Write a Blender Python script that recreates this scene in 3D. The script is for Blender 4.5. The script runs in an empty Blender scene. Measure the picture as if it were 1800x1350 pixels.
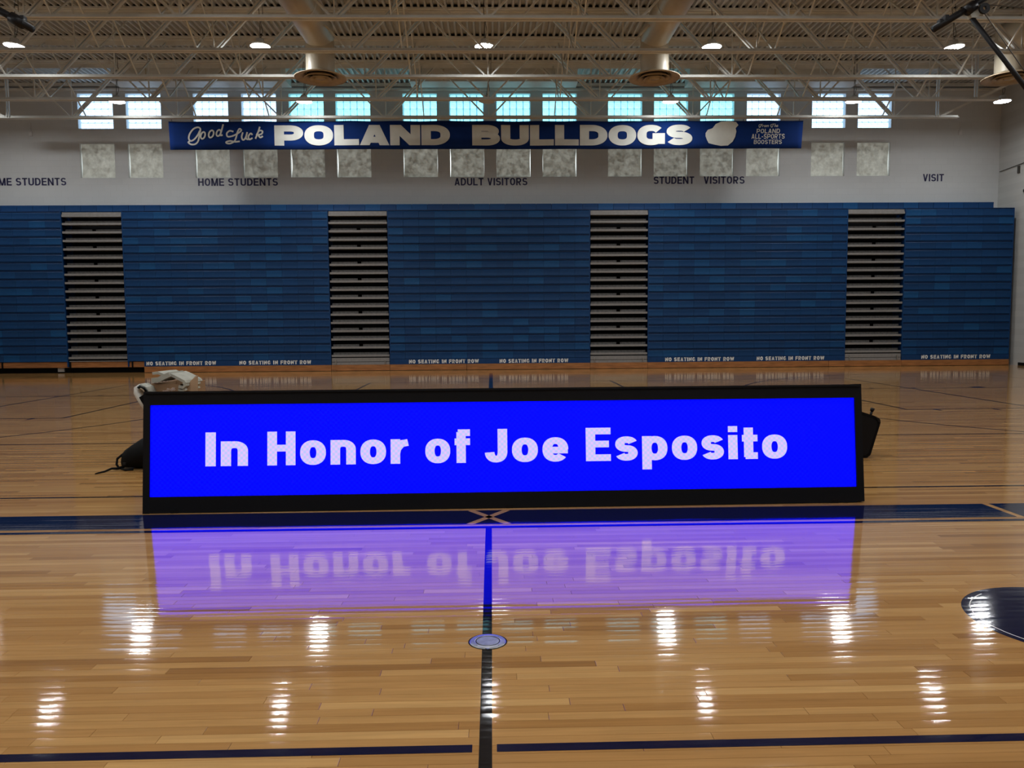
import bpy, math, random
from mathutils import Matrix, Vector
random.seed(7)
R = math.radians
scene = bpy.context.scene
C = scene.collection

# ---------------------------------------------------------------- camera, world, exposure
PITCH, YAW, ROLL, CAMX, CAMH, FPX = 0.0768, 0.0252, 0.0074, 0.0358, 1.4937, 1377.1
cy, sy, cp, sp, cr, sr = math.cos(YAW), math.sin(YAW), math.cos(PITCH), math.sin(PITCH), math.cos(ROLL), math.sin(ROLL)
fwd = Vector((sy*cp, cy*cp, -sp)); right = Vector((cy, -sy, 0)); down = fwd.cross(right)
r2 = cr*right + sr*down; d2 = -sr*right + cr*down
cam = bpy.data.cameras.new('camera'); cam.sensor_width = 36; cam.lens = FPX/1800*36
cam.clip_end = 200; cam.clip_start = .05
camo = bpy.data.objects.new('camera', cam); C.objects.link(camo)
M3 = Matrix((r2, -d2, -fwd)).transposed()
camo.matrix_world = Matrix.Translation((CAMX, 0, CAMH)) @ M3.to_4x4()
scene.camera = camo
w = bpy.data.worlds.new('world'); scene.world = w; w.use_nodes = True
w.node_tree.nodes['Background'].inputs[0].default_value = (.6, .75, .9, 1)
w.node_tree.nodes['Background'].inputs[1].default_value = .4
vs = scene.view_settings
vs.view_transform = 'Standard'; vs.look = 'None'; vs.gamma = 1; vs.use_curve_mapping = False
vs.exposure = 0.0
LAMP = 150.0        # radiance of a high bay disc

# ---------------------------------------------------------------- helpers
class MB:
    def __init__(s): s.v = []; s.f = []; s.m = []
    def box(s, x0, x1, y0, y1, z0, z1, mi=0):
        b = len(s.v)
        s.v += [(x0,y0,z0),(x1,y0,z0),(x1,y1,z0),(x0,y1,z0),(x0,y0,z1),(x1,y0,z1),(x1,y1,z1),(x0,y1,z1)]
        for q in ((0,3,2,1),(4,5,6,7),(0,1,5,4),(1,2,6,5),(2,3,7,6),(3,0,4,7)): s.f.append(tuple(b+i for i in q)); s.m.append(mi)
        return s
    def bar(s, p, q, a, b, up=(0,1,0)):
        p = Vector(p); q = Vector(q); d = (q-p).normalized(); u = Vector(up)
        n = d.cross(u).normalized(); u = n.cross(d).normalized()
        k = len(s.v)
        for c in (p, q):
            for i, j in ((-1,-1),(1,-1),(1,1),(-1,1)): s.v.append(tuple(c + n*a/2*i + u*b/2*j))
        for f in ((3,2,1,0),(4,5,6,7),(0,1,5,4),(1,2,6,5),(2,3,7,6),(3,0,4,7)): s.f.append(tuple(k+i for i in f)); s.m.append(0)
        return s
    def tube(s, pts, r, n=8, cap=True):
        pts = [Vector(p) for p in pts]; rs = r if isinstance(r, (list, tuple)) else [r]*len(pts)
        k = len(s.v); ref = None
        for i, p in enumerate(pts):
            d = (pts[min(i+1, len(pts)-1)] - pts[max(i-1, 0)]).normalized()
            if ref is None:
                ref = Vector((0,0,1)) if abs(d.z) < .9 else Vector((1,0,0))
            a = d.cross(ref).normalized(); b = a.cross(d).normalized(); ref = b
            for j in range(n):
                t = 2*math.pi*j/n; s.v.append(tuple(p + (a*math.cos(t) + b*math.sin(t))*rs[i]))
        for i in range(len(pts)-1):
            for j in range(n):
                s.f.append((k+i*n+j, k+i*n+(j+1)%n, k+(i+1)*n+(j+1)%n, k+(i+1)*n+j)); s.m.append(0)
        if cap:
            s.f.append(tuple(k+j for j in range(n))[::-1]); s.m.append(0)
            s.f.append(tuple(k+(len(pts)-1)*n+j for j in range(n))); s.m.append(0)
        return s
    def lathe(s, prof, n=32, c=(0,0,0), close=False):
        k = len(s.v)
        for r, z in prof:
            for j in range(n):
                t = 2*math.pi*j/n; s.v.append((c[0]+r*math.cos(t), c[1]+r*math.sin(t), c[2]+z))
        m = len(prof)
        for i in range(m if close else m-1):
            i2 = (i+1) % m
            for j in range(n):
                s.f.append((k+i*n+j, k+i*n+(j+1)%n, k+i2*n+(j+1)%n, k+i2*n+j)); s.m.append(0)
        return s
    def disc(s, r, z, n=32, c=(0,0), flip=False):
        k = len(s.v)
        for j in range(n):
            t = 2*math.pi*j/n; s.v.append((c[0]+r*math.cos(t), c[1]+r*math.sin(t), z))
        f = tuple(range(k, k+n)); s.f.append(f[::-1] if flip else f); s.m.append(0)
        return s
    def poly(s, pts, mi=0):
        k = len(s.v); s.v += [tuple(p) for p in pts]; s.f.append(tuple(range(k, k+len(pts)))); s.m.append(mi); return s
    def prism(s, pts, off):
        off = Vector(off); k = len(s.v); n = len(pts)
        s.v += [tuple(p) for p in pts] + [tuple(Vector(p)+off) for p in pts]
        s.f.append(tuple(range(k, k+n))); s.f.append(tuple(range(k+n, k+2*n))[::-1]); s.m += [0, 0]
        for i in range(n): s.f.append((k+i, k+n+i, k+n+(i+1)%n, k+(i+1)%n)); s.m.append(0)
        return s
    def mesh(s, name, mats, smooth=False):
        me = bpy.data.meshes.new(name); me.from_pydata(s.v, [], s.f)
        for m in (mats if isinstance(mats, (list, tuple)) else [mats]): me.materials.append(m)
        if any(s.m): me.polygons.foreach_set('material_index', s.m)
        if smooth: me.polygons.foreach_set('use_smooth', [True]*len(me.polygons))
        me.update(); return me
    def build(s, name, mats, parent=None, smooth=False, loc=(0,0,0)):
        return link(name, s.mesh(name, mats, smooth), parent, loc)

def link(name, me, parent=None, loc=(0,0,0)):
    o = bpy.data.objects.new(name, me); C.objects.link(o); o.location = loc
    if parent: o.parent = parent
    return o
def thing(name, loc=(0,0,0), rz=0):
    o = bpy.data.objects.new(name, None); C.objects.link(o); o.location = loc; o.rotation_euler = (0,0,rz); return o
def tag(o, label, cat, group=None):
    o['label'] = label; o['category'] = cat
    if group: o['group'] = group
    return o
def struct(o): o['kind'] = 'structure'; return o
def dup(o, parent=None):
    c = o.copy(); C.objects.link(c); c.parent = parent
    for ch in list(o.children): dup(ch, c)
    return c

# ---------------------------------------------------------------- materials
def lin(r, g, b):
    f = lambda c: (c/255/12.92 if c/255 <= .04045 else ((c/255+.055)/1.055)**2.4)
    return (f(r), f(g), f(b), 1)
def base(name):
    m = bpy.data.materials.new(name); m.use_nodes = True
    nt = m.node_tree; return m, nt, nt.nodes['Principled BSDF'], nt.nodes.new, nt.links.new
def mat(name, col, rough=.5, metal=0, var=.12, scale=8, spec=.5, emit=0, ecol=None, bump=0, stretch=(1,1,1)):
    m, nt, P, N, L = base(name)
    P.inputs['Roughness'].default_value = rough; P.inputs['Metallic'].default_value = metal
    P.inputs['Specular IOR Level'].default_value = spec
    tc = N('ShaderNodeTexCoord'); mp = N('ShaderNodeMapping'); mp.inputs['Scale'].default_value = stretch
    no = N('ShaderNodeTexNoise'); no.inputs['Scale'].default_value = scale; no.inputs['Detail'].default_value = 4
    rp = N('ShaderNodeMapRange'); rp.inputs['From Min'].default_value = .3; rp.inputs['From Max'].default_value = .7
    rp.inputs['To Min'].default_value = 1-var; rp.inputs['To Max'].default_value = 1+var
    mx = N('ShaderNodeMix'); mx.data_type = 'RGBA'; mx.blend_type = 'MULTIPLY'; mx.inputs[0].default_value = 1
    mx.inputs[6].default_value = col
    L(tc.outputs['Object'], mp.inputs[0]); L(mp.outputs[0], no.inputs['Vector']); L(no.outputs[0], rp.inputs[0]); L(rp.outputs[0], mx.inputs[7])
    L(mx.outputs[2], P.inputs['Base Color'])
    if bump:
        b = N('ShaderNodeBump'); b.inputs['Strength'].default_value = bump; b.inputs['Distance'].default_value = .01
        L(no.outputs[0], b.inputs['Height']); L(b.outputs[0], P.inputs['Normal'])
    if emit:
        P.inputs['Emission Color'].default_value = ecol or col; P.inputs['Emission Strength'].default_value = emit
    return m

def plank_normal(nt, N, L, amp=1.0):
    """relief of a sanded strip floor: every strip a little tilted and cupped"""
    ge = N('ShaderNodeNewGeometry'); sx = N('ShaderNodeSeparateXYZ'); L(ge.outputs['Position'], sx.inputs[0])
    dv = N('ShaderNodeMath'); dv.operation = 'DIVIDE'; dv.inputs[1].default_value = .057; L(sx.outputs[1], dv.inputs[0])
    fl = N('ShaderNodeMath'); fl.operation = 'FLOOR'; L(dv.outputs[0], fl.inputs[0])
    fr = N('ShaderNodeMath'); fr.operation = 'FRACT'; L(dv.outputs[0], fr.inputs[0])
    xs = N('ShaderNodeMath'); xs.operation = 'MULTIPLY'; xs.inputs[1].default_value = .9; L(sx.outputs[0], xs.inputs[0])
    cm = N('ShaderNodeCombineXYZ'); L(xs.outputs[0], cm.inputs[0]); L(fl.outputs[0], cm.inputs[1])
    no = N('ShaderNodeTexNoise'); no.inputs['Scale'].default_value = 1.7; no.inputs['Detail'].default_value = 1; L(cm.outputs[0], no.inputs['Vector'])
    wn = N('ShaderNodeTexWhiteNoise'); wn.noise_dimensions = '1D'; L(fl.outputs[0], wn.inputs['W'])
    a = N('ShaderNodeMath'); a.operation = 'SUBTRACT'; a.inputs[1].default_value = .5; L(wn.outputs[0], a.inputs[0])
    b = N('ShaderNodeMath'); b.operation = 'SUBTRACT'; b.inputs[1].default_value = .5; L(fr.outputs[0], b.inputs[0])
    c = N('ShaderNodeMath'); c.operation = 'SUBTRACT'; c.inputs[1].default_value = .5; L(no.outputs[0], c.inputs[0])
    s1 = N('ShaderNodeMath'); s1.operation = 'MULTIPLY_ADD'; s1.inputs[1].default_value = .006*amp; L(a.outputs[0], s1.inputs[0])
    s2 = N('ShaderNodeMath'); s2.operation = 'MULTIPLY'; s2.inputs[1].default_value = .020*amp; L(b.outputs[0], s2.inputs[0]); L(s2.outputs[0], s1.inputs[2])
    s3 = N('ShaderNodeMath'); s3.operation = 'MULTIPLY_ADD'; s3.inputs[1].default_value = .030*amp; L(c.outputs[0], s3.inputs[0]); L(s1.outputs[0], s3.inputs[2])
    # fine orange-peel
    n2 = N('ShaderNodeTexNoise'); n2.inputs['Scale'].default_value = 60; L(ge.outputs['Position'], n2.inputs['Vector'])
    e = N('ShaderNodeVectorMath'); e.operation = 'SUBTRACT'; e.inputs[1].default_value = (.5,.5,.5); L(n2.outputs['Color'], e.inputs[0])
    e2 = N('ShaderNodeVectorMath'); e2.operation = 'MULTIPLY'; e2.inputs[1].default_value = (.007*amp,.014*amp,0); L(e.outputs[0], e2.inputs[0])
    cv = N('ShaderNodeCombineXYZ'); L(s3.outputs[0], cv.inputs[1])
    ad = N('ShaderNodeVectorMath'); ad.operation = 'ADD'; L(ge.outputs['Normal'], ad.inputs[0]); L(cv.outputs[0], ad.inputs[1])
    a2 = N('ShaderNodeVectorMath'); a2.operation = 'ADD'; L(ad.outputs[0], a2.inputs[0]); L(e2.outputs[0], a2.inputs[1])
    nm = N('ShaderNodeVectorMath'); nm.operation = 'NORMALIZE'; L(a2.outputs[0], nm.inputs[0])
    return nm.outputs[0], ge

def wood_floor():
    m, nt, P, N, L = base('maple_strip_floor')
    nrm, ge = plank_normal(nt, N, L); L(nrm, P.inputs['Normal'])
    at = N('ShaderNodeAttribute'); at.attribute_name = 'tone'
    ramp = N('ShaderNodeValToRGB'); e = ramp.color_ramp.elements
    e[0].position = 0; e[0].color = lin(150,106,60); e[1].position = 1; e[1].color = lin(200,156,98)
    for p, c in ((.08, lin(167,121,69)), (.4, lin(180,134,80)), (.8, lin(188,143,87))):
        k = e.new(p); k.color = c
    L(at.outputs['Fac'], ramp.inputs[0])
    mu = N('ShaderNodeMath'); mu.operation = 'MULTIPLY'; mu.inputs[1].default_value = 40; L(at.outputs['Fac'], mu.inputs[0])
    mp = N('ShaderNodeMapping'); mp.inputs['Scale'].default_value = (2.2, 46, 1); L(ge.outputs['Position'], mp.inputs[0])
    cv = N('ShaderNodeCombineXYZ'); L(mu.outputs[0], cv.inputs[2])
    ad = N('ShaderNodeVectorMath'); ad.operation = 'ADD'; L(mp.outputs[0], ad.inputs[0]); L(cv.outputs[0], ad.inputs[1])
    no = N('ShaderNodeTexNoise'); no.inputs['Scale'].default_value = 1.0; no.inputs['Detail'].default_value = 5; no.inputs['Distortion'].default_value = .8
    L(ad.outputs[0], no.inputs['Vector'])
    rp = N('ShaderNodeMapRange'); rp.inputs['From Min'].default_value = .3; rp.inputs['From Max'].default_value = .75; rp.inputs['To Min'].default_value = 1.08; rp.inputs['To Max'].default_value = .84
    L(no.outputs[0], rp.inputs[0])
    mx = N('ShaderNodeMix'); mx.data_type = 'RGBA'; mx.blend_type = 'MULTIPLY'; mx.inputs[0].default_value = 1
    L(ramp.outputs[0], mx.inputs[6]); L(rp.outputs[0], mx.inputs[7])
    # mineral streaks
    mp2 = N('ShaderNodeMapping'); mp2.inputs['Scale'].default_value = (1.1, 26, 1); L(ge.outputs['Position'], mp2.inputs[0])
    ad2 = N('ShaderNodeVectorMath'); ad2.operation = 'ADD'; L(mp2.outputs[0], ad2.inputs[0]); L(cv.outputs[0], ad2.inputs[1])
    n3 = N('ShaderNodeTexNoise'); n3.inputs['Scale'].default_value = 1.6; n3.inputs['Detail'].default_value = 3; L(ad2.outputs[0], n3.inputs['Vector'])
    r3 = N('ShaderNodeMapRange'); r3.inputs['From Min'].default_value = .69; r3.inputs['From Max'].default_value = .80; r3.inputs['To Max'].default_value = .4
    L(n3.outputs[0], r3.inputs[0])
    m3 = N('ShaderNodeMix'); m3.data_type = 'RGBA'; m3.blend_type = 'MULTIPLY'; L(r3.outputs[0], m3.inputs[0]); L(mx.outputs[2], m3.inputs[6]); m3.inputs[7].default_value = lin(150,105,70)
    L(m3.outputs[2], P.inputs['Base Color'])
    P.inputs['Roughness'].default_value = .065; P.inputs['IOR'].default_value = 1.53
    return m
def paint_floor(name, col):
    m, nt, P, N, L = base(name); nrm, ge = plank_normal(nt, N, L); L(nrm, P.inputs['Normal'])
    n = N('ShaderNodeTexNoise'); n.inputs['Scale'].default_value = 30; L(ge.outputs['Position'], n.inputs['Vector'])
    mx = N('ShaderNodeMix'); mx.data_type = 'RGBA'; mx.inputs[6].default_value = col; mx.inputs[7].default_value = tuple(c*1.5 for c in col[:3]) + (1,); L(n.outputs[0], mx.inputs[0])
    L(mx.outputs[2], P.inputs['Base Color']); P.inputs['Roughness'].default_value = .065; P.inputs['IOR'].default_value = 1.53
    return m
def seat_mat():
    m, nt, P, N, L = base('blue_seat_plastic')
    oi = N('ShaderNodeObjectInfo'); ramp = N('ShaderNodeValToRGB'); e = ramp.color_ramp.elements
    e[0].color = lin(3,54,100); e[1].color = lin(8,72,122); k = e.new(.7); k.color = lin(4,59,108)
    L(oi.outputs['Random'], ramp.inputs[0])
    tc = N('ShaderNodeTexCoord'); no = N('ShaderNodeTexNoise'); no.inputs['Scale'].default_value = 9; L(tc.outputs['Object'], no.inputs['Vector'])
    rp = N('ShaderNodeMapRange'); rp.inputs['To Min'].default_value = .85; rp.inputs['To Max'].default_value = 1.15; L(no.outputs[0], rp.inputs[0])
    mx = N('ShaderNodeMix'); mx.data_type = 'RGBA'; mx.blend_type = 'MULTIPLY'; mx.inputs[0].default_value = 1; L(ramp.outputs[0], mx.inputs[6]); L(rp.outputs[0], mx.inputs[7])
    L(mx.outputs[2], P.inputs['Base Color']); P.inputs['Roughness'].default_value = .5; P.inputs['Specular IOR Level'].default_value = .3
    return m
def block_wall(name, col):
    """painted concrete masonry: faint coursing relief"""
    m, nt, P, N, L = base(name)
    tc = N('ShaderNodeTexCoord'); mp = N('ShaderNodeMapping'); mp.inputs['Rotation'].default_value = (R(90),0,0); L(tc.outputs['Object'], mp.inputs[0])
    br = N('ShaderNodeTexBrick'); br.inputs['Scale'].default_value = 1; br.inputs['Brick Width'].default_value = .4; br.inputs['Row Height'].default_value = .2; br.inputs['Mortar Size'].default_value = .006
    br.inputs['Color1'].default_value = col; br.inputs['Color2'].default_value = tuple(c*.97 for c in col[:3])+(1,); br.inputs['Mortar'].default_value = tuple(c*.93 for c in col[:3])+(1,)
    L(mp.outputs[0], br.inputs['Vector']); L(br.outputs[0], P.inputs['Base Color']); P.inputs['Roughness'].default_value = .55
    return m
def glass_mat(name, col, strength):
    m, nt, P, N, L = base(name)
    tc = N('ShaderNodeTexCoord'); no = N('ShaderNodeTexNoise'); no.inputs['Scale'].default_value = 14; no.inputs['Detail'].default_value = 3; L(tc.outputs['Object'], no.inputs['Vector'])
    rp = N('ShaderNodeMapRange'); rp.inputs['From Min'].default_value = .3; rp.inputs['From Max'].default_value = .7; rp.inputs['To Min'].default_value = .7*strength; rp.inputs['To Max'].default_value = 1.2*strength; L(no.outputs[0], rp.inputs[0])
    P.inputs['Base Color'].default_value = (.6,.7,.72,1); P.inputs['Roughness'].default_value = .1
    P.inputs['Emission Color'].default_value = col; L(rp.outputs[0], P.inputs['Emission Strength'])
    return m
def panel_mat():
    # translucent cover over a daylit window: mottled, faintly glowing
    m, nt, P, N, L = base('mottled_window_panel')
    ge = N('ShaderNodeNewGeometry'); no = N('ShaderNodeTexNoise'); no.inputs['Scale'].default_value = 6; no.inputs['Detail'].default_value = 5; no.inputs['Roughness'].default_value = .65; L(ge.outputs['Position'], no.inputs['Vector'])
    rp = N('ShaderNodeMapRange'); rp.inputs['From Min'].default_value = .35; rp.inputs['From Max'].default_value = .68; rp.inputs['To Min'].default_value = .03; rp.inputs['To Max'].default_value = .19; L(no.outputs[0], rp.inputs[0])
    P.inputs['Base Color'].default_value = lin(196,198,188); P.inputs['Roughness'].default_value = .8; P.inputs['Specular IOR Level'].default_value = .1
    P.inputs['Emission Color'].default_value = (.95,1,.9,1); L(rp.outputs[0], P.inputs['Emission Strength'])
    return m
def screen_mat(name, c1, c2, strength, dots):
    """LED display: rows of diodes with a little spread in colour"""
    m, nt, P, N, L = base(name)
    tc = N('ShaderNodeTexCoord'); mp = N('ShaderNodeMapping'); L(tc.outputs['Object'], mp.inputs[0])
    sx = N('ShaderNodeSeparateXYZ'); L(mp.outputs[0], sx.inputs[0])
    def sn(sock, k):
        a = N('ShaderNodeMath'); a.operation = 'MULTIPLY'; a.inputs[1].default_value = k; L(sock, a.inputs[0])
        b = N('ShaderNodeMath'); b.operation = 'SINE'; L(a.outputs[0], b.inputs[0]); return b.outputs[0]
    k = 2*math.pi/dots
    mu = N('ShaderNodeMath'); mu.operation = 'MULTIPLY'; L(sn(sx.outputs[0], k), mu.inputs[0]); L(sn(sx.outputs[2], k), mu.inputs[1])
    rp = N('ShaderNodeMapRange'); rp.inputs['From Min'].default_value = -.8; rp.inputs['From Max'].default_value = .8; L(mu.outputs[0], rp.inputs[0])
    mx = N('ShaderNodeMix'); mx.data_type = 'RGBA'; mx.inputs[6].default_value = c1; mx.inputs[7].default_value = c2; L(rp.outputs[0], mx.inputs[0])
    P.inputs['Base Color'].default_value = (.001,.001,.002,1); P.inputs['Roughness'].default_value = .6; P.inputs['Specular IOR Level'].default_value = .1
    L(mx.outputs[2], P.inputs['Emission Color']); P.inputs['Emission Strength'].default_value = strength
    return m

M = dict(
    floor=wood_floor(), subfloor=mat('dark_subfloor', lin(60,40,25), .8),
    navy=paint_floor('navy_floor_paint', lin(8,14,44)), blackline=paint_floor('black_floor_paint', lin(12,12,16)), brownline=paint_floor('dark_brown_floor_paint', lin(38,25,20)),
    wall=block_wall('grey_white_painted_block', lin(197,199,199)), wall_side=block_wall('warm_white_painted_block', lin(192,192,188)),
    deck=mat('cream_roof_deck', lin(186,187,184), .6, var=.06, scale=2), joist=mat('cream_joist_paint', lin(206,206,200), .5, var=.08, scale=3),
    duct=mat('beige_duct_paint', lin(184,174,154), .4, var=.06, scale=3), diff=mat('tan_diffuser_paint', lin(170,152,124), .45),
    seat=seat_mat(), blue=mat('blue_board_paint', lin(4,54,102), .5, spec=.3), bluelip=mat('dark_blue_steel', lin(2,38,78), .5, spec=.3),
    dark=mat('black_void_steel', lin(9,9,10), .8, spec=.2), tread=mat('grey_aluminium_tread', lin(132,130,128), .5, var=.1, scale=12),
    riser=mat('dirty_grey_riser', lin(98,97,96), .6, var=.35, scale=14), kick=mat('orange_varnished_wood', lin(158,104,58), .4, var=.35, scale=3, stretch=(1,14,14)),
    white=mat('white_vinyl', lin(236,236,232), .5, var=.03), navytext=mat('navy_vinyl', lin(24,22,72), .5, var=.05),
    banner=mat('blue_banner_cloth', lin(6,38,96), .85, var=.18, scale=1.5, bump=.2, spec=.15), silver=mat('silver_print', lin(196,197,190), .7, var=.06, scale=3),
    frame=mat('black_powder_coat', lin(3,4,9), .5, var=.1, spec=.25), black=mat('black_nylon', lin(4,4,5), .8, var=.3, scale=30, spec=.2),
    steel=mat('dark_steel_tube', lin(10,9,12), .5, spec=.3), bracket=mat('grey_cast_bracket', lin(150,150,140), .5),
    card=mat('brown_cardboard', lin(146,116,86), .8, var=.08, scale=10), carddark=mat('dark_print_ink', lin(70,52,44), .8), foam=mat('grey_white_foam', lin(166,166,154), .75, var=.12, scale=12, bump=.2), foamw=mat('white_foam_edge', lin(214,214,208), .7, var=.03),
    film=mat('clear_plastic_film', lin(200,200,215), .12, var=.3, scale=30), wire=mat('dark_wire', lin(60,56,50), .6), housing=mat('white_lamp_housing', lin(205,205,205), .4),
    glass_c=glass_mat('cyan_glass_block', (.23,.68,.78,1), 2.2), glass_w=glass_mat('pale_blue_glass_block', (.45,.68,.95,1), 2.1), grout=mat('window_mortar', lin(120,140,160), .7, emit=.12, ecol=(.45,.62,.8,1)),
    gap=mat('daylight_gap', (1,1,1,1), .5, emit=1.1, ecol=(.9,.97,1,1)), panel=panel_mat(),
    plate=mat('brushed_plate', lin(170,170,168), .3, metal=1, var=.12, scale=25), plate2=mat('worn_plate_lid', lin(150,152,148), .4, metal=1, var=.2, scale=30),
    lamp=mat('lit_lamp_lens', (1,1,1,1), .5, emit=LAMP, ecol=(.96,.985,1,1), var=0),
    screen=screen_mat('blue_led_screen', (.0,.0,.86,1), (.0,.0012,1.0,1), 2.8, .042), led=screen_mat('white_led_text', (.19,.24,.98,1), (.33,.22,.95,1), 2.5, .042),
)

# ---------------------------------------------------------------- the setting
XW, YB, YF, ZD = 17.4, 26.8, -8.0, 9.45
PW = .057
fl = struct(MB().box(-XW, XW, YF, YB, -.12, -.014).build('floor', M['subfloor']))
def floor_planks():
    rnd = random.Random(3); v = []; f = []; tone = []; near = []
    j0, j1 = int(YF/PW), int(YB/PW)
    for j in range(j0, j1):
        y0, y1 = j*PW, (j+1)*PW
        x = -XW - rnd.random()*1.2
        while x < XW:
            ln = rnd.choice((.45,.7,.9,1.1,1.4,1.9))*(.85+.3*rnd.random())
            a, b = max(x, -XW), min(x+ln, XW); t = rnd.random(); x += ln
            if b-a < .05: continue
            if 2.3 < y0 < 4.45 and b > -2.95 and a < 2.95: near.append((a, b, y0, y1, t)); continue
            k = len(v); g = .0006
            v += [(a+g,y0+g,0),(b-g,y0+g,0),(b-g,y1-g,0),(a+g,y1-g,0)]; f.append((k,k+1,k+2,k+3)); tone.append(t)
    me = bpy.data.meshes.new('plank_field'); me.from_pydata(v, [], f); me.materials.append(M['floor'])
    at = me.attributes.new('tone', 'FLOAT', 'FACE'); at.data.foreach_set('value', tone)
    o = link('plank_field', me, fl); o['kind'] = 'stuff'
    near = near[:300]
    for a, b, y0, y1, t in near:
        g = .0006; mb = MB(); L_, H_ = (b-a)/2, PW/2
        c = .0009
        mb.v = [(-L_+g,-H_+g,-.013),(L_-g,-H_+g,-.013),(L_-g,H_-g,-.013),(-L_+g,H_-g,-.013)]
        mb.v += [(-L_+g,-H_+g,-c),(L_-g,-H_+g,-c),(L_-g,H_-g,-c),(-L_+g,H_-g,-c)]
        mb.v += [(-L_+g+c,-H_+g+c,0),(L_-g-c,-H_+g+c,0),(L_-g-c,H_-g-c,0),(-L_+g+c,H_-g-c,0)]
        mb.f = [(3,2,1,0),(8,9,10,11)] + [(i, (i+1)%4, 4+(i+1)%4, 4+i) for i in range(4)] + [(4+i, 4+(i+1)%4, 8+(i+1)%4, 8+i) for i in range(4)]
        mb.m = [0]*10
        me = mb.mesh('plank', M['floor']); at = me.attributes.new('tone', 'FLOAT', 'FACE'); at.data.foreach_set('value', [t]*10)
        link('plank', me, fl, ((a+b)/2, (y0+y1)/2, 0))
    return len(near)
NEAR = floor_planks()

# painted court markings, thin paint films on the boards
ZL = .0008
def rect_line(x0, x1, y0, y1, m='navy', z=ZL):
    mb = MB(); mb.poly([(x0,y0,z),(x1,y0,z),(x1,y1,z),(x0,y1,z)]); return mb.build('painted_line', M[m], fl)
def path_line(pts, wd, m):
    mb = MB(); n = len(pts); L_ = []; R_ = []
    for i, p in enumerate(pts):
        a = Vector(pts[max(i-1,0)]); b = Vector(pts[min(i+1,n-1)]); d = (b-a).normalized(); q = Vector((-d.y, d.x))*wd/2
        L_.append((p[0]+q.x, p[1]+q.y, ZL)); R_.append((p[0]-q.x, p[1]-q.y, ZL))
    for i in range(n-1): mb.poly([R_[i], R_[i+1], L_[i+1], L_[i]])
    return mb.build('painted_line', M[m], fl)
rect_line(-.023, .023, -3, 5.645, 'blackline')
rect_line(-.05, .05, 6.95, 23.8, 'navy')
rect_line(-17, -.047, 2.635, 2.685); rect_line(.04, 17, 2.635, 2.685)
rect_line(-17, 17, 5.648, 5.708)
for a, b in ((-12, -4.06), (-4.0, 4.02), (4.075, 12)): rect_line(a, b, 5.765, 6.2)
path_line([(-.145,6.2),(.145,5.765)], .055, 'floor').data.attributes.new('tone','FLOAT','FACE').data[0].value = .6
path_line([(.145,6.2),(-.145,5.765)], .055, 'floor').data.attributes.new('tone','FLOAT','FACE').data[0].value = .6
for o in fl.children:
    if o.name.startswith('painted_line') and o.data.materials[0] == M['floor']: o.location.z = .0006
rect_line(-14, 14, 6.86, 6.9, 'blackline')
for s in (-1, 1):
    rect_line(s*9.3-.03, s*9.3+.03, 10.08, 20.2, 'blackline')          # volleyball end lines
    rect_line(s*3.1-.03, s*3.1+.03, 10.08, 20.2, 'navy')                 # attack lines
    rect_line(min(s*7,s*13.6), max(s*7,s*13.6), 17.06, 17.12, 'brownline')
    rect_line(min(s*7,s*13.6), max(s*7,s*13.6), 12.98, 13.04, 'brownline')
    rect_line(s*7.03-.03, s*7.03+.03, 13.0, 17.1, 'blackline')
    for hx in (7.5, 8.5, 9.45):
        rect_line(s*hx-.03, s*hx+.03, 12.78, 12.98, 'navy'); rect_line(s*hx-.03, s*hx+.03, 17.12, 17.32, 'navy')
    rect_line(min(s*10.75,s*11.05), max(s*10.75,s*11.05), 17.12, 17.34, 'navy')
    rect_line(s*13.65-.025, s*13.65+.025, 7, 24.3, 'brownline')
    pts = [(s*13.65, 15.05-6.9)] + [(s*(12.1-6.9*math.cos(t)), 15.05+6.9*math.sin(t)) for t in [R(-90+180*i/60) for i in range(61)]] + [(s*13.65, 15.05+6.9)]
    path_line(pts, .05, 'blackline')
rect_line(-9.3, 9.3, 10.06, 10.11, 'brownline'); rect_line(-9.3, 9.3, 20.17, 20.22, 'brownline')
rect_line(-14, 14, 23.78, 23.84, 'brownline')
mb = MB(); mb.disc(.5, ZL, 64, (2.93, 3.72)); mb.build('painted_circle', M['navy'], fl)
path_line([(2.93+.46*math.cos(R(a)), 3.72+.46*math.sin(R(a))) for a in range(120, 235, 5)], .005, 'white').location.z = .0004

# back wall with two bands of window openings
WX = [(-13.54,-12.41),(-11.98,-10.83),(-9.77,-8.63),(-8.18,-7.06),(-6.63,-5.48),(-5.09,-3.94),(-2.86,-1.73),(-1.31,-.17),(.25,1.39),(1.79,2.95),(4.0,5.15),(5.56,6.69),(7.11,8.27),(8.68,9.85),(10.9,12.07),(12.47,13.64)]
WX = [((a+b)/2-.572, (a+b)/2+.572) for a, b in WX]
U0, U1, L0, L1 = 8.02, 9.15, 6.42, 7.54
mb = MB(); T = .35
for z0, z1 in ((0, L0), (L1, U0), (U1, ZD)): mb.box(-XW, XW, YB, YB+T, z0, z1)
xs = [-XW] + [x for p in WX for x in p] + [XW]
for i in range(0, len(xs), 2):
    mb.box(xs[i], xs[i+1], YB, YB+T, L0, L1); mb.box(xs[i], xs[i+1], YB, YB+T, U0, U1)
wb = struct(mb.build('wall_back', M['wall']))
struct(MB().box(XW, XW+.3, YF, YB+T, 0, ZD).build('wall_right', M['wall_side']))
struct(MB().box(-XW-.3, -XW, YF, YB+T, 0, ZD).build('wall_left', M['wall_side']))
struct(MB().box(-XW, XW, YF-.3, YF, 0, ZD).build('wall_front', M['wall_side']))
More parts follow.
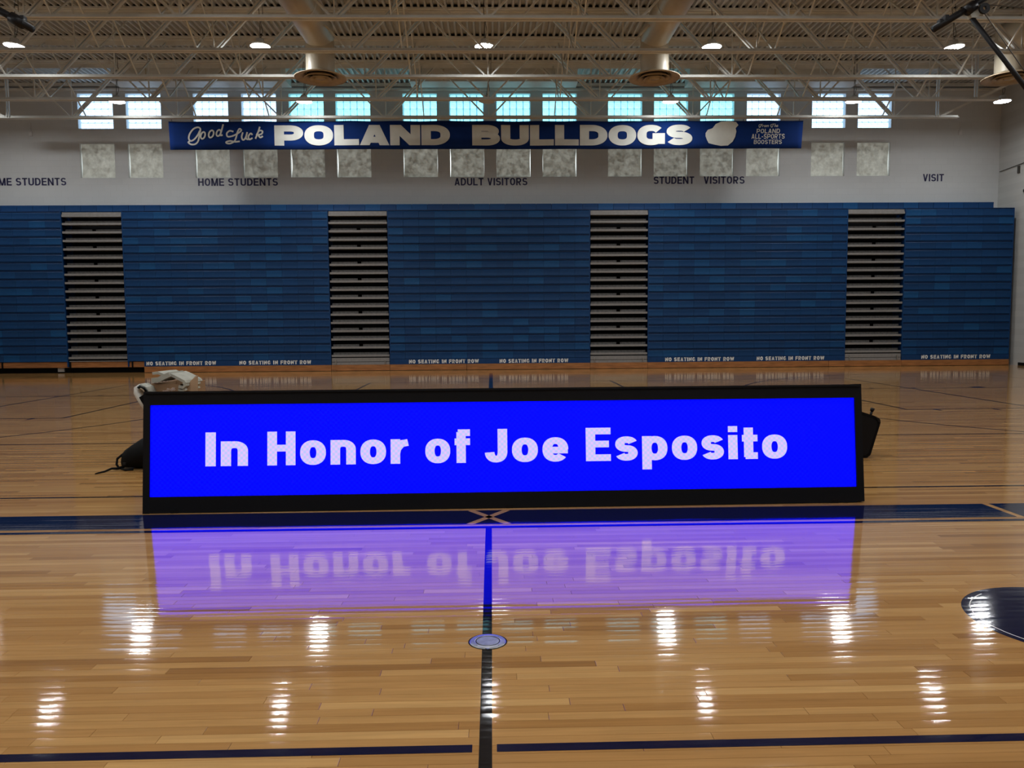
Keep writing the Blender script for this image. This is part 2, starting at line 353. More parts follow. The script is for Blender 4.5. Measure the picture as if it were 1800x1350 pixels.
# wall-top trims
tr = struct(MB().box(-XW, XW, YB-.10, YB, 9.24, 9.30).box(-XW, XW, YB-.16, YB-.1, 9.36, ZD).build('trim_1', M['joist']))
struct(MB().box(XW-.02, XW, YF, 25.4, 0, .1).build('baseboard_right', M['dark']))

# ribbed roof deck: flutes run away from the camera
mb = MB(); P_, x = .17, -XW
prof = []
while x < XW:
    prof += [(x, ZD), (x+.05, ZD), (x+.065, ZD+.085), (x+.155, ZD+.085)]; x += P_
prof.append((XW+.05, ZD))
k = 0
for y in (YF-.3, YB+T):
    mb.v += [(px, y, pz) for px, pz in prof]
n = len(prof)
for i in range(n-1): mb.f.append((i, i+1, n+i+1, n+i)); mb.m.append(0)
ce = struct(mb.build('ceiling', M['deck']))
MB().box(-XW-.3, XW+.3, YF-.3, YB+T, ZD+.1, ZD+.2).build('roof_board', M['deck'], ce)

# windows
blk = MB(); B = .2; c = .022
def pillow(mb, B, d, c):
    k = len(mb.v); h = B/2
    mb.v += [(-h,d,-h),(h,d,-h),(h,d,h),(-h,d,h),(-h,c*.6,-h),(h,c*.6,-h),(h,c*.6,h),(-h,c*.6,h),(-h+c,0,-h+c),(h-c,0,-h+c),(h-c,0,h-c),(-h+c,0,h-c)]
    for q in [(0,1,2,3),(11,10,9,8)] + [(i,4+i,4+(i+1)%4,(i+1)%4) for i in range(4)] + [(4+i,8+i,8+(i+1)%4,4+(i+1)%4) for i in range(4)]: mb.f.append(tuple(k+i for i in q)); mb.m.append(0)
pillow(blk, .188, .09, .024)
blk_w = blk.mesh('glass_block', M['glass_w']); blk_c = blk.mesh('glass_block', M['glass_c'])
wn = 0
for i, (a, b) in enumerate(WX):
    wn += 1; cx = (a+b)/2
    f = struct(MB().box(a, b, YB+.21, YB+.27, U0, U1).build('window_%d' % wn, M['grout']))
    me = blk_c if 4 <= i <= 12 else blk_w
    for r in range(5):
        for q in range(5):
            link('glass_block', me, f, (cx+(q-2)*.2255, YB+.125, (U0+U1)/2+(r-2)*.2245))
rw = random.Random(5)
for i, (a, b) in enumerate(WX):
    wn += 1
    f = struct(MB().box(a, b, YB+.21, YB+.27, L0, L1).build('window_%d' % wn, M['gap']))
    # covering panel bowed away from one jamb so that daylight shows along that edge
    gl = .03 if i < 8 else .004; gr = .004 if i < 8 else .03
    if i in (6, 9): gl = gr = .02
    gl *= rw.uniform(.4, 1.3); gr *= rw.uniform(.4, 1.3)
    mb = MB(); n = 10; F_ = []; Bk = []
    for k in range(n+1):
        t = k/n; z = L0+.004+(L1-L0-.008)*t; bow = math.sin(math.pi*min(1, t*1.15+.02)) if t < .85 else .3
        F_.append((a+gl*(.15+bow), b-gr*(.15+bow), z))
    for y in (YB+.10, YB+.13):
        for l, r, z in F_: mb.v += [(l,y,z),(r,y,z)]
    m2 = 2*(n+1)
    for k in range(n):
        q = 2*k; mb.f += [(q,q+1,q+3,q+2),(m2+q+2,m2+q+3,m2+q+1,m2+q),(q,q+2,m2+q+2,m2+q),(q+1,m2+q+1,m2+q+3,q+3)]; mb.m += [0]*4
    mb.f += [(0,m2,m2+1,1),(2*n,2*n+1,m2+2*n+1,m2+2*n)]; mb.m += [0,0]
    mb.build('window_panel', M['panel'], f)

# ---------------------------------------------------------------- lettering: a stroke alphabet with a broad pen
def ell(cx, cy, rx, ry, a0, a1, n=20, p=2.3):
    o = []
    for i in range(n+1):
        t = R(a0+(a1-a0)*i/n); c_, s_ = math.cos(t), math.sin(t)
        o.append((cx+rx*math.copysign(abs(c_)**(2/p), c_), cy+ry*math.copysign(abs(s_)**(2/p), s_)))
    return o
def glyph(ch, w, tx, ty):
    l, r, t, b = tx/2, w-tx/2, 1-ty/2, ty/2; m = .5
    X = .73; xt = X-ty/2
    if ch == 'O': return [ell(w/2, .5, r-w/2, t-.5, 0, 360, 36)]
    if ch == 'D': c_ = w*.42; return [[(l,0),(l,1)], [(l,b),(c_,b)]+ell(c_,.5,r-c_,t-.5,-90,90)+[(l,t)]]
    if ch == 'P': c_ = w*.52; q = .40; return [[(l,0),(l,1)], [(l,q),(c_,q)]+ell(c_,(t+q)/2,r-c_,(t-q)/2,-90,90)+[(l,t)]]
    if ch == 'R': c_ = w*.52; q = .45; return [[(l,0),(l,1)], [(l,q),(c_,q)]+ell(c_,(t+q)/2,r-c_-w*.03,(t-q)/2,-90,90)+[(l,t)], [(w*.42,q+.05),(r+tx*.05,-.12)]]
    if ch == 'B': c_ = w*.5; q = .53; return [[(l,0),(l,1)], [(l,q),(c_,q)]+ell(c_,(t+q)/2,r-c_-w*.04,(t-q)/2,-90,90)+[(l,t)], [(l,b),(c_,b)]+ell(c_,(b+q)/2,r-c_,(q-b)/2,-90,90)+[(l,q)]]
    if ch == 'L': return [[(l,0),(l,1)], [(l,b),(w,b)]]
    if ch == 'E': return [[(l,0),(l,1)], [(l,b),(w,b)], [(l,t),(w,t)], [(l,.51),(w*.93,.51)]]
    if ch == 'F': return [[(l,0),(l,1)], [(l,t),(w,t)], [(l,.49),(w*.92,.49)]]
    if ch == 'H': return [[(l,0),(l,1)], [(r,0),(r,1)], [(l,.51),(r,.51)]]
    if ch == 'I': return [[(w/2,0),(w/2,1)]]
    if ch == 'T': return [[(w/2,0),(w/2,1)], [(0,t),(w,t)]]
    if ch == 'N': return [[(l,0),(l,1)], [(r,0),(r,1)], [(l-tx*.0,1.0),(r,0.0)]]
    if ch == 'M': return [[(l,0),(l,1)], [(r,0),(r,1)], [(l,1.1),(w/2,-.05)], [(r,1.1),(w/2,-.05)]]
    if ch == 'U': return [[(l,1),(l,.36)]+ell(w/2,.36,w/2-l,.36-b,180,360)+[(r,1)]]
    if ch == 'V': return [[(l*.9,1.1),(w/2,-.02)], [(w-l*.9,1.1),(w/2,-.02)]]
    if ch == 'W': return [[(l*.8,1.1),(w*.28,-.05)], [(w*.28,-.05),(w/2,1.0)], [(w/2,1.0),(w*.72,-.05)], [(w*.72,-.05),(w-l*.8,1.1)]]
    if ch == 'A': return [[(l*.75,-.1),(w/2,1.05)], [(w-l*.75,-.1),(w/2,1.05)], [(w*.26,.27),(w*.74,.27)]]
    if ch == 'S': q = (t-b)/4; return [ell(w/2,t-q,r-w/2-w*.02,q,18,270,24)+ell(w/2,b+q,r-w/2,q,90,-162,24)[1:]]
    if ch == 'G': return [ell(w/2,.5,r-w/2,t-.5,38,325,32), [(r,.06),(r,.5)], [(r+tx/2,.44),(w*.55,.44)]]
    if ch == 'J': return [[(r,1),(r,.33)]+ell(w/2,.33,w/2-l,.33-b,360,185)]
    if ch == '-': return [[(0,.42),(w,.42)]]
    if ch == 'n': return [[(l,0),(l,X)], [(l,.42)]+ell(w/2,.44,r-w/2,xt-.44,180,0)+[(r,0)]]
    if ch == 'o': return [ell(w/2,X/2,r-w/2,X/2-ty/2,0,360,32)]
    if ch == 'r': return [[(l,0),(l,X)], [(l,.30),(l+.03,.45),(w*.62,xt-.03),(w,xt)]]
    if ch == 'f': return [[(w*.42,0),(w*.42,.92)], [(w*.42-tx*.35,1-ty/2),(w,1-ty/2)], [(0,X-ty/2),(w,X-ty/2)]]
    if ch == 'e': return [ell(w/2,X/2,r-w/2,X/2-ty/2,0,322,32), [(l,X/2-.02),(w-.02*w,X/2-.02)]]
    if ch == 's': q = (X-ty)/4; return [ell(w/2,X-ty/2-q,r-w/2,q,18,270,20)+ell(w/2,ty/2+q,r-w/2,q,90,-162,20)[1:]]
    if ch == 'p': return [[(l,-.27),(l,X)], ell(w/2,X/2,r-w/2,X/2-ty/2,0,360,32)]
    if ch == 'i': return [[(w/2,0),(w/2,X)], [(w/2,.82),(w/2,1)]]
    if ch == 't': return [[(w*.42,.95),(w*.42,.06)], [(w*.42-tx*.35,ty/2),(w,ty/2)], [(0,X-ty/2),(w,X-ty/2)]]
    return []
def clip(poly, lo, hi):
    for s, v in ((1, lo), (-1, hi)):
        o = []
        for i, p in enumerate(poly):
            q = poly[(i+1) % len(poly)]; a = s*(p[1]-v) >= -1e-6; b = s*(q[1]-v) >= -1e-6
            if a: o.append(p)
            if a != b:
                u = (v-p[1])/(q[1]-p[1]); o.append((p[0]+u*(q[0]-p[0]), v))
        poly = o
        if len(poly) < 3: return []
    return poly
def ribbon(pts, tx, ty):
    pts = [p for i, p in enumerate(pts) if i == 0 or math.dist(p, pts[i-1]) > 1e-4]
    n = len(pts); closed = n > 4 and math.dist(pts[0], pts[-1]) < 1e-4; L_, R_ = [], []
    if closed: pts = pts[:-1]; n -= 1
    for i in range(n):
        a = pts[i-1] if (i or closed) else pts[i]; b = pts[(i+1) % n] if (i < n-1 or closed) else pts[i]
        def nn(p, q):
            dx, dy = q[0]-p[0], q[1]-p[1]; h = math.hypot(dx, dy) or 1; return (-dy/h, dx/h)
        n1 = nn(a, pts[i]) if a != pts[i] else nn(pts[i], b); n2 = nn(pts[i], b) if b != pts[i] else n1
        mx, my = n1[0]+n2[0], n1[1]+n2[1]; h = math.hypot(mx, my) or 1; mx, my = mx/h, my/h
        k = 1/max(.5, mx*n1[0]+my*n1[1])
        L_.append((pts[i][0]+mx*k*tx/2, pts[i][1]+my*k*ty/2)); R_.append((pts[i][0]-mx*k*tx/2, pts[i][1]-my*k*ty/2))
    return [[R_[i], R_[(i+1) % n], L_[(i+1) % n], L_[i]] for i in range(n if closed else n-1)]
WID = dict(I=.0, J=.8, M=1.22, W=1.45, L=.86, E=.9, F=.86, T=.92, S=.95, N=1.05, i=.0, r=.68, f=.62, t=.62, s=.88, n=.98, o=1.0, e=1.0, p=1.0)
def word_polys(txt, wd, tx, ty, gap, space=.5, only=None):
    """polygons in a unit-height box, returns (polys, width)"""
    x, out = 0, []
    for ci, ch in enumerate(txt):
        if ch == ' ': x += space; continue
        wch = wd*WID.get(ch, 1.0)
        if ch in 'Ii': wch = tx
        if ch == '-': wch = wd*.5
        if ch.islower() and ch != 'i': wch *= .92
        for st in glyph(ch, wch, tx, ty):
            diag = ch in 'AVWMNR' and len(st) == 2 and abs(st[0][0]-st[1][0]) > 1e-3 and abs(st[0][1]-st[1][1]) > 1e-3
            kx = 1.0 if not diag else .92
            for q in ribbon(st, tx*kx, (tx*kx if diag else ty)):
                q = clip(q, -.27 if ch == 'p' else 0, 1)
                if len(q) >= 3 and (only is None or ci == only): out.append([(p[0]+x, p[1]) for p in q])
        x += wch+gap
    return out, x-gap
def lettering(txt, x0, x1, z0, z1, place, m, parent, style=(.75,.2,.17,.12), name='lettering', slant=0, space=.5, split=True):
    wd, tx, ty, gap = style; _, W_ = word_polys(txt, wd, tx, ty, gap, space); sc = (x1-x0)/W_; mb = MB()
    for i, ch in enumerate(txt):
        if ch == ' ': continue
        P_, w1 = word_polys(txt[:i+1], wd, tx, ty, gap, space, i)
        if split: mb = MB()
        for q in P_: mb.poly([place(x0+(p[0]+slant*p[1])*sc, z0+p[1]*(z1-z0)) for p in q])
        if split: mb.build('letter', m, parent)
    if not split: mb.build(name, m, parent)['kind'] = 'stuff'
def strokes(paths, wd, place, m, parent, name='lettering', smooth=True):
    mb = MB()
    for st in paths:
        pts = st
        if smooth and len(st) > 2:
            pts = []
            for i in range(len(st)-1):
                p0, p1, p2, p3 = st[max(i-1,0)], st[i], st[i+1], st[min(i+2,len(st)-1)]
                for k in range(6):
                    t = k/6; pts.append(tuple(.5*(2*p1[j]+(p2[j]-p0[j])*t+(2*p0[j]-5*p1[j]+4*p2[j]-p3[j])*t*t+(3*p1[j]-p0[j]-3*p2[j]+p3[j])*t**3) for j in (0,1)))
            pts.append(st[-1])
        for q in ribbon(pts, wd, wd): mb.poly([place(*p) for p in q])
    return mb.build(name, m, parent)
HELV = (.70, .2, .17, .11); FUT = (.8, .24, .2, .16)
pw = lambda x, z: (x, YB-.006, z)
for t, a, b, z in (('HOME STUDENTS',-16.67,-14.03,6.18),('HOME STUDENTS',-9.7,-7.06,6.15),('ADULT VISITORS',-1.17,1.28,6.14),('STUDENT',5.55,6.93,6.17),('VISITORS',7.25,8.65,6.17),('VISIT',14.77,15.5,6.23)):
    lettering(t, a, b, z, z+.245, pw, M['navytext'], wb, HELV, 'wall_lettering', space=.38)

# ---------------------------------------------------------------- bleachers
YS, RP, Z0 = 25.6, .267, .37          # seat front plane, row pitch, lowest row
seat = MB(); h = .205
hw = .25
sm = MB()
def seat_mesh(hw):
    mb = MB()
    # moulded front: rolled top nose, slightly dished face
    prof = [(.012,0),(0,.010),(.004,.1),(0,.16),(-.006,.198),(.004,.214),(.05,.219),(.05,0)]
    pts = [(-hw, y, z) for y, z in prof]; mb.prism(pts, (2*hw, 0, 0)); return mb.mesh('seat_module', M['seat'])
BL = [(-17.2,-13.63,'left end of the hall'),(-11.73,-5.19,'left of the hall centre'),(-3.29,3.25,'middle of the hall'),(5.14,11.69,'right of the hall centre'),(13.58,17.2,'right hand wall')]
BLAB = ['closed blue bleacher section at the far left edge of the view','closed blue bleacher section between first and second aisle from left','closed blue bleacher section in the middle, behind the sign','closed blue bleacher section between third and fourth aisle from left','closed blue bleacher section at far right, ending beside the side wall']
for (a, b, _), lab in zip(BL, BLAB):
    cx = (a+b)/2; t = tag(thing('bleacher_section', (cx, YS, 0)), lab, 'bleachers', 'blue bleacher sections')
    n = round((b-a)/.503); mw = (b-a)/n; sme = seat_mesh(mw/2-.0025); W2 = (b-a)/2
    lip = MB().box(-W2, W2, .002, .06, .229, .257).box(-W2, W2, .055, .3, 0, .262).mesh('row_frame', M['bluelip'])
    for k in range(18):
        rf = link('row_frame', lip, t, (0, 0, Z0+k*RP))
        for q in range(n): link('seat_module', sme, rf, (-W2+(q+.5)*mw, 0, 0))
    MB().box(-W2, -W2+.03, -.005, 1.1, .2, 5.15).build('end_panel', M['blue'], t); MB().box(W2-.03, W2, -.005, 1.1, .2, 5.15).build('end_panel', M['blue'], t)
    # front row board and kick board
    fa = max(a, -11.2)
    if b > -11.2:
        MB().box(fa-cx, W2, -.012, .05, .2, .368).build('front_board', M['blue'], t)
        cuts = sorted({fa, b} | {c_ for c_ in (-.79, 11.14) if fa < c_ < b})
        for p, q in zip(cuts, cuts[1:]): MB().box(p-cx+.006, q-cx-.006, -.03, .02, .012, .198).build('kick_board', M['kick'], t)
        MB().box(fa-cx, W2, .0, .03, 0, .03).build('kick_base', M['dark'], t)
    la, lb = a, min(b, -11.2)
    if la < lb:
        MB().box(la-cx, lb-cx, .06, .10, .18, .36).build('kick_board', M['kick'], t)
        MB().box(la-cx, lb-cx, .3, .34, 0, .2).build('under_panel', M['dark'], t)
        for px in (-15.75, -11.6):
            if la < px < lb: MB().box(px-cx-.02, px-cx+.02, .03, .06, .18, .36).build('bracket', M['dark'], t)
    for xa, xb, z in ((-11.13,-8.9,.235),(-8.15,-5.84,.235),(-2.67,-.4,.225),(.28,2.53,.22),(5.72,8.0,.225),(8.75,11.0,.23),(14.25,16.57,.235)):
        if a <= xa < b: lettering('NO SEATING IN FRONT ROW', xa-cx, xb-cx, z, z+.125, lambda x, zz: (x, -.016, zz), M['white'], t, (.82,.27,.24,.2), space=.55, split=False)
AX = [(-13.63,-11.73),(-5.19,-3.29),(3.25,5.14),(11.69,13.58)]
ALAB = ['grey stepped bleacher aisle nearest the left edge, above the wooden kick board gap','grey stepped bleacher aisle second from left, below the banner lettering','grey stepped bleacher aisle third from left','grey stepped bleacher aisle fourth from left, nearest the right wall']
aw = .945
tread_me = MB().box(-aw+.012, aw-.012, .0, .26, -.032, .034).mesh('tread', M['tread'])
ris_me = MB().box(-aw+.04, aw-.04, .14, .17, .034, .108).mesh('riser', M['riser'])
ris2_me = MB().box(-aw+.04, -.065, .14, .17, .034, .108).box(.065, aw-.04, .14, .17, .034, .108).mesh('riser', M['riser'])
for i, ((a, b), lab) in enumerate(zip(AX, ALAB)):
    t = tag(thing('bleacher_aisle', ((a+b)/2, YS+.01, 0)), lab, 'aisle steps', 'bleacher aisles')
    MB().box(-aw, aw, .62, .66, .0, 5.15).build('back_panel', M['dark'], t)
    for k in range(17):
        link('tread', tread_me, t, (0, 0, .49+k*RP)); link('riser', ris2_me if k % 2 == 1 else ris_me, t, (0, 0, .49+k*RP))
    MB().box(-aw+.012, aw-.012, 0, .26, 4.985, 5.06).box(-aw+.012, aw-.012, .03, .26, 5.06, 5.13).build('tread', M['tread'], t)
    if i == 0:
        MB().box(-aw+.02, aw-.02, .05, .09, .18, .36).build('kick_board', M['kick'], t)
        MB().box(-aw+.02, aw-.02, .02, .04, .372, .40).build('tread', M['tread'], t)
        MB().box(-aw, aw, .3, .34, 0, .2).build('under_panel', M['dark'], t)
        MB().box(-aw+.02, -aw+.06, .02, .05, .18, .36).build('bracket', M['dark'], t)
    else:
        MB().box(-aw+.012, aw-.012, 0, .1, .3, .42).box(-aw+.012, aw-.012, .0, .1, .2, .285).build('front_plate', M['tread'], t)
        MB().box(-aw+.02, aw-.02, .05, .08, .2, .45).build('back_plate', M['dark'], t)
        for s in (-1, 1):
            MB().bar((s*(aw-.15), -.03, .22), (s*(aw-.15), -.03, .37), .03, .02).build('latch', M['plate'], t)
        MB().box(-aw, aw, -.04, .01, .012, .198).build('kick_board', M['kick'], t)
bt = tag(thing('bleacher_top_row', (-.25, YS+.31, 0)), 'long continuous blue top row running above all bleacher sections and aisles', 'bleachers')
MB().box(-16.95, 16.95, .03, .85, 5.18, 5.38).build('row_frame', M['bluelip'], bt)
sme = seat_mesh(.2475)
for q in range(67): link('seat_module', sme, bt, (-16.95+(q+.5)*33.9/67, 0, 5.18))
o = tag(MB().box(-.1, .1, 0, .05, -.06, .06).box(-.06, -.02, -.004, 0, -.03, .03).box(.02, .06, -.004, 0, -.03, .03).build('outlet_box', M['housing'], loc=(-14.0, YS+.24, .1)), 'small grey outlet box in dark gap below left bleacher kick board', 'outlet')

# ---------------------------------------------------------------- roof joists
JZ0, JZ1, PN = 7.78, 9.40, 3.15
def angle(mb, x0, x1, y, z, s, up, leg=.085, th=.012):
    # one steel angle along X: upright leg at y, flat leg reaching out to side s
    mb.box(x0, x1, min(y, y+s*th), max(y, y+s*th), min(z, z+up*leg), max(z, z+up*leg))
    mb.box(x0, x1, min(y, y+s*leg), max(y, y+s*leg), min(z, z+up*th), max(z, z+up*th))
def make_joist(y):
    t = thing('roof_joist', (0, y, 0))
    for nm, x0, x1, z, up in (('bottom_chord', -15.2, 14.6, JZ0, 1), ('top_chord', -XW, XW, JZ1, -1)):
        mb = MB(); lg = .085 if up > 0 else .13; angle(mb, x0, x1, -.014, z, -1, up, lg); angle(mb, x0, x1, .014, z, 1, up, lg)
        if nm == 'top_chord': mb.box(x0, x1, -.24, .24, z+.005, z+.05)
        mb.build(nm, M['joist'], t)
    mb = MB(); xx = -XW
    while xx < XW-.17:      # dark blocks added to blacken the shaded deck flutes over the chord
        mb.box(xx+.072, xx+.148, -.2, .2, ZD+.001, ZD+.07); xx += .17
    mb.build('flute_shade_blocks', M['dark'], t)['kind'] = 'stuff'
    for k in range(-4, 5):
        xb = k*PN
        for s in (-1, 1):
            xt = xb+s*PN/2; p, q = Vector((xb+s*.06, 0, JZ0+.05)), Vector((xt-s*.03, 0, JZ1-.06))
            toward = (s > 0 and k < 0) or (s < 0 and k > 0)
            d = (q-p).normalized(); nrm = Vector((-d.z, 0, d.x)); mb = MB()
            if toward:
                for o_ in (-1, 1): mb.bar(p+nrm*.034*o_, q+nrm*.034*o_, .036, .07)
            else: mb.bar(p, q, .04, .05)
            mb.build('web_diagonal', M['joist'], t)
        MB().bar((xb, 0, JZ0+.05), (xb, 0, JZ1-.05), .03, .03).build('web_vertical', M['joist'], t)
    for s, xe in ((-1, -14.5), (1, 13.95)):
        mb = MB()
        for o_ in (-1, 1): mb.bar((xe+.035*o_, -.02, JZ0+.02), (xe+.035*o_, -.02, JZ1-.05), .03, .06)
        mb.build('end_strut', M['joist'], t)
        mb = MB().bar((xe+s*.1, 0, JZ0+.05), (s*(XW-.2), 0, JZ1-.1), .06, .06); mb.build('end_diagonal', M['joist'], t)
    return t
JY = [24.6, 22.65, 20.65, 18.72, 16.77, 14.82, 12.87]
JL = ['cream open web roof joist nearest the windows, carrying the long banner','cream open web roof joist second from the window wall','cream open web roof joist third from the window wall, behind the round diffusers','cream open web roof joist fourth from the window wall, under the row of lamps','cream open web roof joist at the top edge, nearest the camera in view','cream open web roof joist overhead just out of view, nearer the camera','cream open web roof joist overhead out of view, nearest the camera']
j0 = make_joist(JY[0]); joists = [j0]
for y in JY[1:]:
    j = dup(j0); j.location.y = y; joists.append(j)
for j, l in zip(joists, JL): tag(j, l, 'roof joist', 'roof joists')
# cross bracing between joists
n_ = 0
for i in range(len(JY)-1):
    XB = (-12.2,-8.9,-6.7,-2.0,2.0,6.7,8.9,12.2)
    for xb in XB:
        y0, y1 = JY[i+1]+.03, JY[i]-.03; L_ = y1-y0
        if xb == -12.2 and i == 0:
            br0 = thing('joist_bracing', (xb, (y0+y1)/2, 0))
            MB().bar((-.02, -L_/2, JZ0+.08), (-.02, L_/2, JZ1-.08), .035, .03, (1,0,0)).build('brace_rod', M['joist'], br0)
            MB().bar((.02, -L_/2, JZ1-.08), (.02, L_/2, JZ0+.08), .035, .03, (1,0,0)).build('brace_rod', M['joist'], br0); t = br0
        else: t = dup(br0); t.location = (xb, (y0+y1)/2, 0)
        o1 = ('first','second','third','fourth')
        if i < 4: tag(t, 'crossed bracing rods, %s from left, between %s and %s joist from the windows' % (('first','second','third','fourth','fifth','sixth','seventh','eighth')[XB.index(xb)], o1[i], (o1+('fifth',))[i+1]), 'bracing', 'cross bracing between the roof joists')
        else: tag(t, 'thin cream crossed bracing rods overhead, above the top of the view', 'bracing', 'cross bracing overhead')

# boxed plenums below the deck by the window wall
for a, b, l in ((-11.5,-6.2,'left beige boxed plenum under the roof deck above the windows'),(-2.41,2.76,'middle beige boxed plenum under the roof deck above the windows'),(6.25,11.6,'right beige boxed plenum under the roof deck above the windows')):
    t = tag(thing('ceiling_plenum', ((a+b)/2, 25.1, 8.96)), l, 'plenum box', 'boxed plenums'); W2 = (b-a)/2
    MB().box(-W2, W2, -.28, .34, .02, .489).build('casing', M['joist'], t)
    MB().box(-W2-.015, W2+.015, -.295, .355, -.012, .02).build('bottom_flange', M['joist'], t)
    for q in (-1, 0, 1): MB().box(q*W2*.6-.02, q*W2*.6+.02, -.288, -.28, .03, .48).build('seam', M['duct'], t)

# round ducts with drop diffusers
def make_duct():
    t = thing('round_duct', (0, 0, 0)); r = .36; mb = MB(); n = 28; k = 0; rows = []
    y = 9.0
    while y < 19.72:
        rr = r + (.006 if k % 2 else 0); rows.append((y, rr)); y += .05; k += 1
    for y, rr in rows:
        for j in range(n):
            a = 2*math.pi*j/n; mb.v.append((rr*math.cos(a), y, 8.5+rr*math.sin(a)))
    for i in range(len(rows)-1):
        for j in range(n): mb.f.append((i*n+j, (i+1)*n+j, (i+1)*n+(j+1)%n, i*n+(j+1)%n)); mb.m.append(0)
    mb.build('duct_run', M['duct'], t, True)
    pts = [(0, 19.70+.0, 8.5)] + [(0, 19.70+.08*math.sin(R(a))*1.0, 8.5-.0-.25*(1-math.cos(R(a)))) for a in (30,60,90)]
    MB().lathe([(.345,-.93),(.345,.1),(.3,.3),(.0,.36)], 28, (0, 19.74, 8.5)).build('drop', M['duct'], t, True)
    for y in (11.5, 13.9, 15.8, 17.7): MB().lathe([(.372,-.03),(.372,.03)], 28).build('band', M['joist'], t)
    for o in t.children:
        if o.name.startswith('band'): pass
    bs = [o for o in t.children if o.name.startswith('band')]
    for o, y in zip(bs, (11.5, 13.9, 15.8, 17.7)): o.rotation_euler = (R(90),0,0); o.location = (0, y, 8.5)
    MB().lathe([(.63,.0),(.62,-.012),(.42,.05),(.40,.07),(.345,.1),(.345,.12),(.43,.09),(.63,.012)], 40, (0,19.74,7.50), True).build('diffuser_ring', M['diff'], t, True)
    for r0, r1, z in ((.40,.26,.02),(.27,.15,.0)):
        MB().lathe([(r0,-.0+z-.03),(r0-.01,z-.045),(r1,z+.06),(r1+.01,z+.075)], 36, (0,19.74,7.50), True).build('diffuser_cone', M['diff'], t, True)
    MB().lathe([(.0,-.03),(.12,-.02),(.13,.0),(.06,.05),(.0,.05)], 24, (0,19.74,7.50)).build('diffuser_hub', M['diff'], t, True)
    MB().disc(.34, 7.62, 28, (0,19.74), True).build('throat', M['dark'], t)
    return t
DL = ['beige round spiral duct on the left ending in a round drop diffuser','beige round spiral duct on the right ending in a round drop diffuser','beige round duct and diffuser cut by the right edge of the view']
d0 = make_duct()
for i, x in enumerate((-4.08, 4.1, 13.0)):
    t = d0 if i == 0 else dup(d0); t.location.x = x; tag(t, DL[i], 'duct', 'round ducts')

# ---------------------------------------------------------------- lamps
LZ = 8.09
def make_lamp():
    t = thing('high_bay_light', (0,0,LZ)); r = .225
    MB().lathe([(r,.0),(r+.012,.01),(r+.012,.03),(.15,.06),(.1,.12),(.09,.17),(0,.18)], 24).build('housing', M['housing'], t, True)
    MB().disc(r, .002, 20, flip=True).build('lens', M['lamp'], t)
    MB().tube([(0,0,.18),(0,0,.24)], .02).build('hook', M['bracket'], t)
    MB().tube([(.0,0,.24),(.012,0,.6),(-.015,.0,.9),(.03,0,1.44)], .008, 5).build('hanging_wire', M['wire'], t)
    MB().tube([(.02,0,.2),(.07,0,.34),(.03,0,.55),(.08,0,.75),(.05,0,1.44)], .007, 5).build('power_cord', M['wire'], t)
    return t
l0 = make_lamp(); first = True
def lamp(x, y, lab, g, tilt=0):
    global first
    t = l0 if first else dup(l0); first = False; t.location = (x, y, LZ if y < 22 else 7.99); t.rotation_euler = (0, R(tilt), 0); tag(t, lab, 'lamp', g)
for x, l, ti in ((-11.13,'lit round high bay light at far left of the front lamp row',4),(-5.39,'lit round high bay light second from left, beside the left duct',0),(-.08,'lit round high bay light at the centre of the front lamp row',0),(5.39,'lit round high bay light second from right, beside the right duct',0),(11.3,'lit round high bay light at far right of the front lamp row, below a boom',-4)):
    lamp(x, 19.28, l, 'high bay lights, front row', ti)
for x, l in ((-10.93,'lit round high bay light in front of the leftmost pair of windows'),(-5.45,'lit round high bay light of the back row, left of centre before a window'),(5.45,'lit round high bay light of the back row, right of centre before a window'),(11.0,'lit round high bay light in front of the rightmost pair of windows'),(15.55,'lit round high bay light hanging near the right hand corner')):
    lamp(x*.985, 23.55, l, 'high bay lights, back row')
ul = dup(l0); ul.location = (-.06, 23.55, 7.99); tag(ul, 'unlit round high bay light above the word gap on the banner', 'lamp', 'high bay lights, back row')
for ch in list(ul.children):
    if ch.name.startswith('lens'):
        ch.data = ch.data.copy(); ch.data.materials[0] = M['housing']
lamp(-15.4, 23.55, 'lit round high bay light near the left corner, outside the view', 'high bay lights, back row')
for y in (14.0, 10.1, 5.5, .9, -3.7):
    for x in (-11.2,-5.5,0,5.5,11.2): lamp(x, y, 'lit round high bay light overhead, outside the top of the view', 'high bay lights overhead')

# ---------------------------------------------------------------- banner
bn = tag(thing('banner', (0, 24.78, 6.895)), 'long blue banner with large silver lettering hung from the farthest roof joist', 'banner')
BH = .87; nx, nz = 120, 4; mb = MB()
def by(x, z): return .012*math.sin(x*1.9)+.008*math.sin(x*4.3+z*3)+ (.02*math.sin(x*.6))
for i in range(nx+1):
    for k in range(nz+1):
        x = -9.7+19.4*i/nx; z = BH*k/nz + (.015*math.sin(x*2.2)**2*(-1 if k == nz else 0)); mb.v.append((x+(z-BH/2)*(-.02 if x < -9.6 else (.06 if x > 9.6 else 0)), by(x, z), z))
for i in range(nx):
    for k in range(nz):
        q = i*(nz+1)+k; mb.f.append((q, q+nz+1, q+nz+2, q+1)); mb.m.append(0)
BSC = 1.0094; bn.scale = (BSC, 1, .985)
cl = mb.build('cloth', M['banner'], bn, True)
so = cl.modifiers.new('thickness', 'SOLIDIFY'); so.thickness = .006
bp = lambda x, z: (x, by(x, z)-.012, z-6.83)
HEAVY = (1.42, .47, .30, .06)
lettering('POLAND', -6.53, -1.19, 6.95, 7.57, bp, M['silver'], bn, HEAVY)
lettering('BULLDOGS', -.51, 6.27, 6.94, 7.57, bp, M['silver'], bn, HEAVY)
k7 = 1/7.2
zb = lambda zx, zy: bp(-9.69+(zx*k7+300-297)*.01741, 7.70-(zy*k7+200-212.5)*.0171)
